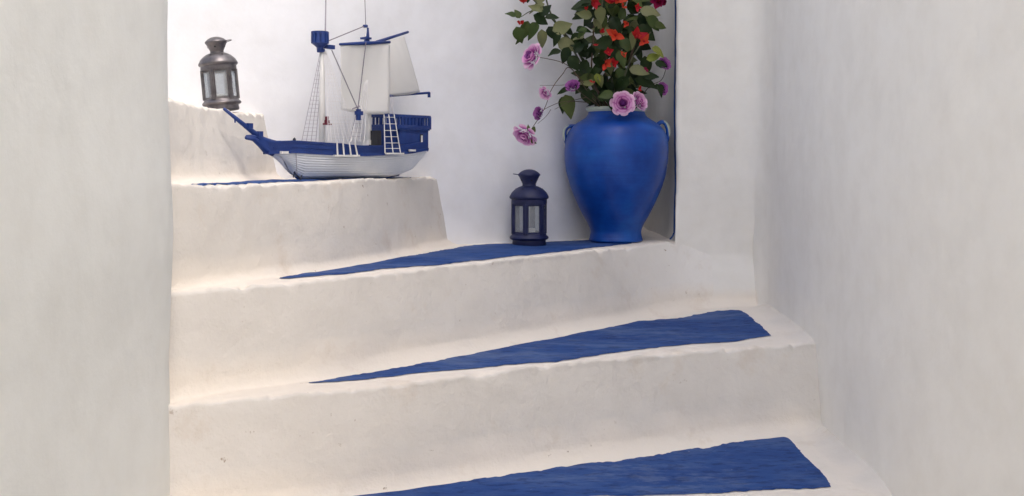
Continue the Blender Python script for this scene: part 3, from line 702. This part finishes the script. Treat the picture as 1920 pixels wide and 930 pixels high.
# ratlines: fine lines with rungs
def rat(top0, top1, bots, v, nr, r, mt, name='ratlines'):
    m = MB(); n = len(bots); tops = [top0.lerp(top1, i / (n - 1)) for i in range(n)]
    for a, c in zip(tops, bots): m.tube([a, c], r, 4, False)
    for j in range(1, nr + 1):
        t = (j / (nr + 1)) ** .9; m.tube([a.lerp(c, t) for a, c in zip(tops, bots)], r * .75, 4, False)
    return build(m, name, M[mt], ship)
rat(S(601, 95, -.006), S(606, 95, -.003), [S(x, 268, -.045) for x in (565, 574, 583, 592)], 0, 21, .0007, 'thread')
rat(S(607, 96, .006), S(612, 96, .008), [S(x, 266, .046) for x in (617, 630, 645, 660, 672)], 0, 22, .0007, 'thread_white')
rat(S(684, 150, -.02), S(688, 150, -.02), [S(x, 264, -.045) for x in (655, 666, 676)], 0, 12, .0007, 'thread')
rat(S(607, 96, .004), S(610, 96, .006), [S(x, 266, .05) for x in (622, 637, 652, 667)], 0, 26, .0006, 'thread_white')
rat(S(686, 150, .006), S(690, 150, .010), [S(x, 266, .05) for x in (657, 666, 675, 683)], 0, 13, .0009, 'thread_white')
def shroud(tops, bots, v, r, rungs, plate):
    sh = MB(); 
    for a, c in zip(tops, bots): sh.tube([a, c], [r * .8, r], 6)
    o = build(sh, 'shroud', M['spar'], ship)
    for t in rungs:
        m = MB(); m.tube([tops[0].lerp(bots[0], t), tops[-1].lerp(bots[-1], t)], r * .55, 5); build(m, 'rung', M['spar'], o)
    m = MB(); m.box((plate[0] + plate[1]) / 2, ((plate[1] - plate[0]).length, .008, .0045)); build(m, 'channel', M['spar'], o)
v = .062
shroud([S(x, 266, v) for x in (632, 643, 655, 665)], [S(x, 291, v) for x in (633, 645, 658, 670)], v, .0025, (), (S(627, 292, v), S(673, 292, v)))
shroud([S(x, 214, v - .01) for x in (720, 729, 739)], [S(x, 287, v) for x in (722, 737, 751)], v, .0016, (.08, .25, .42, .58, .74, .88), (S(724, 288, v), S(756, 288, v)))
m = MB(); m.box(S(533, 286, .05), (.020, .008, .006)); build(m, 'cleat', M['spar'], ship)
m = MB(); m.box(S(773, 282, v - .006), (.022, .006, .005)); build(m, 'cleat', M['spar'], ship)
# anchor
m = MB(); c0 = S(556, 331, .058)
m.tube([c0 + Vector((-.008, 0, .010)), c0 + Vector((.014, 0, -.008))], .0022, 6)
m.tube([c0 + Vector((-.010, 0, -.002)), c0 + Vector((-.006, 0, .012))], .0016, 6)
m.tube([c0 + Vector((.004, 0, -.010)), c0 + Vector((.012, 0, -.009)), c0 + Vector((.016, 0, .003))], .0022, 6)
build(m, 'anchor', M['iron'], ship)
m = MB(); m.lathe([(0, 0), (.0035, .002), (.004, .007), (0, .011)], 8, tuple(S(552, 266, .0)))
build(m, 'bollard', M['iron'], ship, smooth=True)

# ------------------------------------------------------------------ flowers and foliage
def leaf_mesh(seed, wid=.36, curl=.3, fold=.35, n=7):
    rs = random.Random(seed); m = MB(); vs = []
    tw = rs.uniform(-.3, .3)
    for i in range(n + 1):
        t = i / n; wq = wid * (math.sin(math.pi * t ** .75) ** .85) * (1 - .25 * t) if 0 < t < 1 else .012
        z = -curl * t * t + .1 * curl; x = t
        for s in (-1, -.55, 0, .55, 1):
            y = s * wq; zz = z + abs(s) * wq * fold + .025 * math.sin(9 * t + s * 2 + seed) * abs(s)
            a = tw * t; vs.append((x, y * math.cos(a) - zz * math.sin(a), y * math.sin(a) + zz * math.cos(a)))
    m.add(vs, [(i * 5 + k, (i + 1) * 5 + k, (i + 1) * 5 + k + 1, i * 5 + k + 1) for i in range(n) for k in range(4)])
    return m
LEAF = {}
def leaf_me(kind, v):
    key = (kind, v)
    if key not in LEAF:
        me = leaf_mesh(v, [.34, .30, .38, .27][v % 4], [.25, .45, .12, .6][v % 4], [.3, .5, .2, .4][v % 4]).mesh('leaf'); me.materials.append(M[kind]); LEAF[key] = me
    return LEAF[key]
def orient(direction, facing):
    x = Vector(direction).normalized(); z = Vector(facing); z = (z - x * z.dot(x))
    z = z.normalized() if z.length > 1e-4 else x.orthogonal().normalized(); y = z.cross(x)
    return Matrix((x, y, z)).transposed()
def put_leaf(parent, base, direction, size, facing, kind, rs):
    o = bpy.data.objects.new('leaf', leaf_me(kind, rs.randrange(8))); C.objects.link(o); o.parent = parent
    o.matrix_local = Matrix.Translation(Vector(base) - parent.location) @ orient(direction, facing).to_4x4() @ Matrix.Diagonal((size, size, size, 1))
    return o
def pxdir(ang, toward=0.0):             # a direction given by its angle in the picture plane
    return Vector((math.cos(R(ang)), toward, math.sin(R(ang))))
def stem(parent, pts, r0, r1, mt='twig', name='stem'):
    q = [Vector(p) - parent.location for p in catmull([tuple(p) for p in pts], .012)]
    m = MB(); k = len(q); m.tube(q, [r0 + (r1 - r0) * i / (k - 1) for i in range(k)], 6); return build(m, name, M[mt], parent, smooth=True)
# petals
def rose_mat(name, a, b, c):
    m = leafy(name, a, c, .3, .6); tc = N(m, 'ShaderNodeTexCoord'); sx = N(m, 'ShaderNodeSeparateXYZ'); L(m, tc.outputs['Object'], sx.inputs[0])
    n1 = noise(m, 9, 3, .5, tc.outputs['Object']); ad = N(m, 'ShaderNodeMath'); ad.operation = 'MULTIPLY_ADD'; L(m, n1.outputs[0], ad.inputs[0]); ad.inputs[1].default_value = .3; L(m, sx.outputs[2], ad.inputs[2])
    r = ramp(m, ad.outputs[0], [(.30, a), (.75, b), (.98, c)]); L(m, r.outputs[0], bsdf(m).inputs['Base Color'])
    for n_ in m.node_tree.nodes:
        if n_.type == 'BSDF_TRANSLUCENT': L(m, r.outputs[0], n_.inputs[0])
    return m
M['petal_mauve'] = rose_mat('mauve_petal', (.30, .04, .28), (.64, .20, .54), (.84, .48, .74))
M['petal_pink'] = rose_mat('pink_petal', (.40, .07, .36), (.74, .32, .62), (.90, .62, .80))
M['petal_purple'] = rose_mat('purple_petal', (.10, .01, .14), (.26, .05, .28), (.42, .14, .42))
def petal_mesh(wid, cup, flare, n=5):
    m = MB(); vs = []
    for i in range(n + 1):
        t = i / n; wq = wid * (.25 + .75 * math.sin(math.pi * min(.5, t * .62))) * (1 if t < .85 else .8)
        for s in (-1, -.5, 0, .5, 1):
            y = s * wq; z = t * (1 - .0) ; x = cup * math.sin(t * math.pi * .55) + flare * t ** 3 - cup * .5 * s * s * .5 - .05 * abs(s)
            vs.append((x, y, z + (-.12 * s * s if i == n else 0)))
    m.add(vs, [(i * 5 + k, (i + 1) * 5 + k, (i + 1) * 5 + k + 1, i * 5 + k + 1) for i in range(n) for k in range(4)])
    return m
PM = {}
def petal_me(key, args, mt):
    if (key, mt) not in PM:
        me = petal_mesh(*args).mesh('petal'); me.materials.append(M[mt]); PM[(key, mt)] = me
    return PM[(key, mt)]
def rose(parent, center, face, rad, mats, open_=1.0, seed=0, name='rose_bloom'):
    """rings of cupped petals round a tight bud; face is the direction the flower looks"""
    rs = random.Random(seed); zax = Vector(face).normalized(); q = zax.to_track_quat('Z', 'Y').to_matrix().to_4x4()
    core = MB(); core.lathe([(0, -.5), (.16, -.42), (.30, -.2), (.30, .0), (.2, .22), (.08, .28), (0, .26)], 10)
    c = link(name, core.mesh(name), M[mats[-1]], parent); c.matrix_local = Matrix.Translation(Vector(center) - parent.location) @ q @ Matrix.Diagonal((rad, rad, rad, 1))
    rings = [(3, .12, .70, -4, .02), (4, .26, .74, 3, .12), (5, .46, .74, 10, .3), (6, .70, .72, 20 * open_, .55), (7, .98, .68, 34 * open_, .8), (7, 1.15, .62, 55 * open_, 1.0)]
    for ri, (n, ro, ln, tilt, fl) in enumerate(rings):
        mt = mats[min(len(mats) - 1, (len(rings) - 1 - ri) * len(mats) // len(rings))]
        for i in range(n):
            a = 2 * math.pi * (i + .5 * (ri % 2) + rs.uniform(-.12, .12)) / n
            o = bpy.data.objects.new('petal', petal_me(('rose', ri), (.46, .10, fl * .32), mt)); C.objects.link(o); o.parent = c
            s = ln * rs.uniform(.9, 1.08)
            o.matrix_local = Matrix.Rotation(a, 4, 'Z') @ Matrix.Translation((ro * .55, 0, -.40)) @ Matrix.Rotation(R(tilt + rs.uniform(-6, 6)), 4, 'Y') @ Matrix.Diagonal((s, s * (.62 + .16 * ri), s, 1))
    return c
def bract_flower(parent, center, face, rad, mt, seed, n=3, name='blossom'):
    n = n + 1 if n >= 3 else n
    rs = random.Random(seed); zax = Vector(face).normalized(); q = zax.to_track_quat('Z', 'Y').to_matrix().to_4x4()
    core = MB(); core.lathe([(0, -.35), (.08, -.2), (.11, .1), (.06, .3), (0, .33)], 8)
    c = link(name, core.mesh(name), M['petal_red' if mt != 'petal_red' else 'petal_orange'], parent); c.matrix_local = Matrix.Translation(Vector(center) - parent.location) @ q @ Matrix.Diagonal((rad, rad, rad, 1))
    a0 = rs.uniform(0, 6)
    for i in range(n):
        a = a0 + 2 * math.pi * (i + rs.uniform(-.15, .15)) / n
        key = ('bract', rs.randrange(3)); 
        if (key, mt) not in PM:
            me = leaf_mesh(40 + key[1], .33, -.35, .55, 6).mesh('petal'); me.materials.append(M[mt]); PM[(key, mt)] = me
        o = bpy.data.objects.new('petal', PM[(key, mt)]); C.objects.link(o); o.parent = c; s = rs.uniform(.8, 1.3)
        o.matrix_local = Matrix.Rotation(a, 4, 'Z') @ Matrix.Rotation(-R(rs.uniform(0, 62)), 4, 'Y') @ Matrix.Diagonal((s, s, s, 1))
    return c
mouth = Vector((VX, VY, VZ + rt))
bush = thing('flowering_branches', 'leafy green branches with red and orange blossoms standing in the vase', 'flowers', tuple(mouth))
rs = random.Random(5)
neck = lambda dx=0, dy=0: mouth + Vector((dx, dy, -.015))
stem(bush, [neck(-.02), W(1110, 150, 3.27), W(1080, 90, 3.24), W(1035, 30, 3.2), W(1015, -40, 3.18)], .005, .002, 'twig_green')
stem(bush, [neck(-.01, -.03), W(1112, 150, 3.24), W(1113, 60, 3.23), W(1118, -50, 3.24)], .0032, .002, 'twig')
stem(bush, [neck(-.03, .01), W(1095, 130, 3.26), W(1055, 62, 3.22), W(1030, 30, 3.2), W(985, -15, 3.18)], .004, .0018, 'twig_green')
stem(bush, [neck(0, .02), W(1135, 120, 3.28), W(1150, 20, 3.28), W(1160, -70, 3.28)], .005, .002, 'twig')
stem(bush, [neck(.03, 0), W(1180, 120, 3.27), W(1205, 30, 3.27), W(1215, -60, 3.27)], .005, .002, 'twig')
stem(bush, [neck(.02, -.03), W(1170, 150, 3.2), W(1190, 100, 3.19), W(1220, 60, 3.2)], .003, .0015, 'twig_green')
stem(bush, [neck(.01, -.02), W(1128, 60, 3.22), W(1130, 0, 3.2), W(1133, -60, 3.2)], .003, .0018, 'twig_green')
stem(bush, [W(1035, 30, 3.2), W(1000, 20, 3.19), W(975, 32, 3.18), W(962, 28, 3.17)], .002, .001, 'twig_green')
stem(bush, [W(1085, 95, 3.24), W(1062, 92, 3.22), W(1045, 80, 3.21)], .002, .001, 'twig')
# leaves one can see singly: pixel of the base, picture angle, size in pixels, kind
LV = [
 (1022, 8, 200, 34, 'leaf_pale'), (1005, 6, 60, 36, 'leaf_pale'), (1018, 22, 150, 30, 'leaf_pale'), (968, 30, 165, 22, 'leaf_mid'), (975, 34, 120, 20, 'leaf_mid'),
 (1000, 28, 330, 34, 'leaf_dark'), (990, 40, 250, 44, 'leaf_mid'), (968, 50, 290, 34, 'leaf_mid'), (1008, 42, 240, 36, 'leaf_mid'), (1015, 55, 275, 36, 'leaf_pale'), (1012, 30, 45, 30, 'leaf_dark'), (1022, 34, 10, 28, 'leaf_dark'),
 (1028, 50, 300, 30, 'leaf_dark'), (1036, 58, 20, 40, 'leaf_pale'), (1050, 52, 345, 34, 'leaf_dark'), (1048, 60, 250, 28, 'leaf_dark'), (1045, 78, 340, 42, 'leaf_pale'), (1066, 78, 355, 40, 'leaf_dark'), (1078, 100, 60, 34, 'leaf_dark'),
 (1066, 88, 250, 34, 'leaf_dark'), (1052, 94, 200, 28, 'leaf_dark'), (1068, 104, 300, 34, 'leaf_dark'), (1080, 60, 15, 34, 'leaf_dark'), (1095, 66, 200, 24, 'leaf_pale'), (1100, 52, 225, 26, 'leaf_mid'),
 (1110, 10, 205, 40, 'leaf_dark'), (1115, 22, 190, 44, 'leaf_dark'), (1118, 0, 200, 40, 'leaf_dark'), (1110, 30, 170, 30, 'leaf_pale'), (1098, 95, 110, 34, 'leaf_dark'), (1102, 108, 130, 34, 'leaf_dark'),
 (1085, 62, 235, 30, 'leaf_dark'), (1100, 112, 255, 36, 'leaf_dark'), (1118, 138, 285, 22, 'leaf_lime'), (1120, 140, 300, 26, 'leaf_pale'), (1222, 90, 330, 28, 'leaf_lime'), (1212, 112, 20, 30, 'leaf_lime'),
 (1200, 20, 350, 40, 'leaf_pale'), (1215, 30, 310, 36, 'leaf_mid'), (1225, 45, 345, 26, 'leaf_mid'), (1195, 48, 320, 44, 'leaf_dark'), (1205, 40, 300, 32, 'leaf_dark'), (1180, 130, 350, 38, 'leaf_pale'), (1190, 148, 345, 46, 'leaf_dark'), (1205, 145, 10, 34, 'leaf_dark'),
 (1208, 105, 280, 40, 'leaf_dark'), (1060, 178, 285, 46, 'leaf_mid'), (1062, 180, 250, 36, 'leaf_dark'), (1066, 166, 200, 22, 'leaf_dark'), (1060, 172, 60, 20, 'leaf_dark'), (1232, 160, 300, 24, 'leaf_dark'), (1225, 165, 10, 26, 'leaf_dark'), (1228, 118, 350, 20, 'leaf_dark'),
 (1100, 150, 230, 34, 'leaf_dark'), (1095, 165, 290, 34, 'leaf_dark'), (1092, 140, 170, 22, 'leaf_dark'), (1150, 176, 190, 30, 'leaf_mid'),
 (1126, 12, 270, 34, 'leaf_pale'), (1130, 30, 280, 26, 'leaf_mid'), (1160, 95, 290, 34, 'leaf_mid'), (1168, 70, 285, 30, 'leaf_mid'), (1184, 60, 280, 30, 'leaf_pale'),
]
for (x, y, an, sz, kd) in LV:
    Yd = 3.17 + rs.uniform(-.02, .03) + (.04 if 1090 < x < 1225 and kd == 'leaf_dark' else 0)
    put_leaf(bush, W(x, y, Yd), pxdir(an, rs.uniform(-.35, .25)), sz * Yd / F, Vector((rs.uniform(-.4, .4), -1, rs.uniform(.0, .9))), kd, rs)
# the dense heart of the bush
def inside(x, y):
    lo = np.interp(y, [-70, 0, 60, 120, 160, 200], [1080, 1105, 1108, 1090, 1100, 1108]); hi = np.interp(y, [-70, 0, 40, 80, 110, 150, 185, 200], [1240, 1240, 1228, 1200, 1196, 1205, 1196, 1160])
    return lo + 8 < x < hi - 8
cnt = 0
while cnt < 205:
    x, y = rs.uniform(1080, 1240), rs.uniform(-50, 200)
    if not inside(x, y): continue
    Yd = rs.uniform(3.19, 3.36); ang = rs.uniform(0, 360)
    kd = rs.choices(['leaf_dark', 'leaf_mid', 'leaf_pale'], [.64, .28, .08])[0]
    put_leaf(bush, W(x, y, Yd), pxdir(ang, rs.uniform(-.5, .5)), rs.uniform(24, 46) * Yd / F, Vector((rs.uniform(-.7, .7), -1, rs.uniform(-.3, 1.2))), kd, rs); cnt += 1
for _ in range(24):                    # the upper left branch carries on above the picture
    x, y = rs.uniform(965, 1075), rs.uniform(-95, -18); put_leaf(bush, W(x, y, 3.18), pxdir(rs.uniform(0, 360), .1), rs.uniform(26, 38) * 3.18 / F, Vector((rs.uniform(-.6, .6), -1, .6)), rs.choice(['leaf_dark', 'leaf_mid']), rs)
FL = [(982, 4, 20, 'petal_red', 3), (976, 44, 15, 'petal_red', 2), (1112, 2, 24, 'petal_red', 4), (1145, 4, 24, 'petal_red', 3), (1158, 0, 22, 'petal_orange', 3), (1168, 12, 14, 'petal_orange', 2),
      (1154, 66, 24, 'petal_orange', 3), (1192, 70, 24, 'petal_red', 3), (1208, 78, 22, 'petal_orange', 3), (1140, 98, 16, 'petal_red', 3), (1135, 120, 20, 'petal_orange', 3), (1150, 120, 16, 'petal_red', 3), (1111, 154, 10, 'petal_red', 2),
      (1236, 2, 28, 'petal_crimson', 5), (1245, 8, 18, 'petal_crimson', 4), (1213, 130, 10, 'petal_crimson', 2), (1198, 168, 12, 'petal_red', 2), (1128, 60, 11, 'petal_red', 3), (1176, 44, 12, 'petal_orange', 3), (1100, 18, 11, 'petal_red', 3), (1195, 14, 12, 'petal_red', 3), (1170, 104, 10, 'petal_orange', 3), (1120, 84, 8, 'petal_red', 2), (1125, -30, 24, 'petal_red', 3), (1170, -30, 24, 'petal_orange', 3)]
for i, (x, y, s, mt, n) in enumerate(FL):
    bract_flower(bush, W(x, y, 3.145), (rs.uniform(-.4, .4), -1, rs.uniform(-.1, .6)), s * .78 * 3.145 / F, mt, 100 + i, n)
# mauve rose stems, each its own spray
def spray(label, pts, r0=.0016, r1=.0009, mt='twig'):
    t = thing('rose_stem', label, 'rose', tuple(Vector(pts[0])), group='mauve roses in the vase'); stem(t, pts, r0, r1, mt); return t
t = spray('long arching stem with three drooping mauve blooms left of the vase mouth', [neck(-.03, -.03), W(1105, 176, 3.2), W(1070, 128, 3.16), W(1054, 140, 3.14), W(1034, 168, 3.12), W(1020, 205, 3.1), W(988, 255, 3.08)])
stem(t, [W(1105, 192, 3.19), W(1060, 190, 3.14), W(1030, 200, 3.11), W(1010, 212, 3.1)], .0012, .0008)
stem(t, [W(1100, 182, 3.19), W(1070, 190, 3.15), W(1040, 205, 3.12)], .001, .0006)
stem(t, [W(1033, 205, 3.11), W(1024, 218, 3.11), W(1008, 232, 3.1)], .0008, .0005)
stem(t, [W(1075, 158, 3.15), W(1045, 160, 3.13), W(1012, 160, 3.12)], .0008, .0005)
rose(t, W(1021, 176, 3.1), (-.6, -.7, -.5), 12 * 3.1 / F, ['petal_pink', 'petal_mauve'], .8, 3)
rose(t, W(1009, 213, 3.09), (-.7, -.6, .1), 12 * 3.1 / F, ['petal_purple'], .45, 4)
rose(t, W(982, 257, 3.07), (-.5, -.6, -.75), 21 * 3.1 / F, ['petal_pink', 'petal_mauve', 'petal_mauve'], 1.0, 5)
for (x, y, an) in ((992, 247, 100), (998, 250, 70), (994, 262, 330)): put_leaf(t, W(x, y, 3.07), pxdir(an), 14 * 3.1 / F, (0, -1, .3), 'leaf_mid', rs)
t = spray('open mauve rose with purple heart resting on the vase rim', [neck(.0, -.05), W(1160, 200, 3.17), W(1168, 196, 3.16)], .002, .0018, 'twig_green')
rose(t, W(1168, 193, 3.155), (-.05, -1, .08), 20 * 3.15 / F, ['petal_pink', 'petal_mauve', 'petal_purple'], 1.0, 8)
t = spray('half open mauve rose tucked right of the large rim rose', [neck(.03, -.04), W(1195, 200, 3.18), W(1202, 192, 3.18)], .002, .0018, 'twig_green')
rose(t, W(1201, 189, 3.185), (.7, -.7, .35), 17 * 3.15 / F, ['petal_pink', 'petal_mauve', 'petal_mauve'], .7, 9)
t = spray('mauve rose highest on the left, on a stem leaning to the wall', [neck(-.02, -.02), W(1090, 150, 3.2), W(1060, 120, 3.15), W(1015, 108, 3.12), W(1000, 106, 3.11)])
rose(t, W(994, 104, 3.1), (-.75, -.6, .3), 22 * 3.1 / F, ['petal_pink', 'petal_mauve', 'petal_purple'], .95, 11)
t = spray('small purple bud close to the leaves left of the vase mouth', [neck(-.02, -.04), W(1090, 175, 3.17), W(1076, 162, 3.14)])
rose(t, W(1074, 160, 3.13), (-.2, -.8, .6), 13 * 3.1 / F, ['petal_purple', 'petal_purple'], .5, 12)
t = spray('dark purple buds on a stem beside the niche edge', [neck(.04, -.01), W(1215, 165, 3.25), W(1240, 150, 3.26), W(1250, 125, 3.26)])
stem(t, [W(1215, 165, 3.25), W(1235, 163, 3.25), W(1245, 166, 3.25)], .001, .0007)
rose(t, W(1247, 119, 3.25), (.4, -.8, .4), 13 * 3.1 / F, ['petal_purple'], .5, 13)
rose(t, W(1243, 166, 3.25), (.4, -.8, .1), 12 * 3.1 / F, ['petal_purple'], .5, 14)
put_leaf(t, W(1232, 118, 3.24), pxdir(340), 22 * 3.1 / F, (0, -1, .3), 'leaf_dark', rs); put_leaf(t, W(1232, 160, 3.24), pxdir(330), 24 * 3.1 / F, (0, -1, .3), 'leaf_dark', rs)
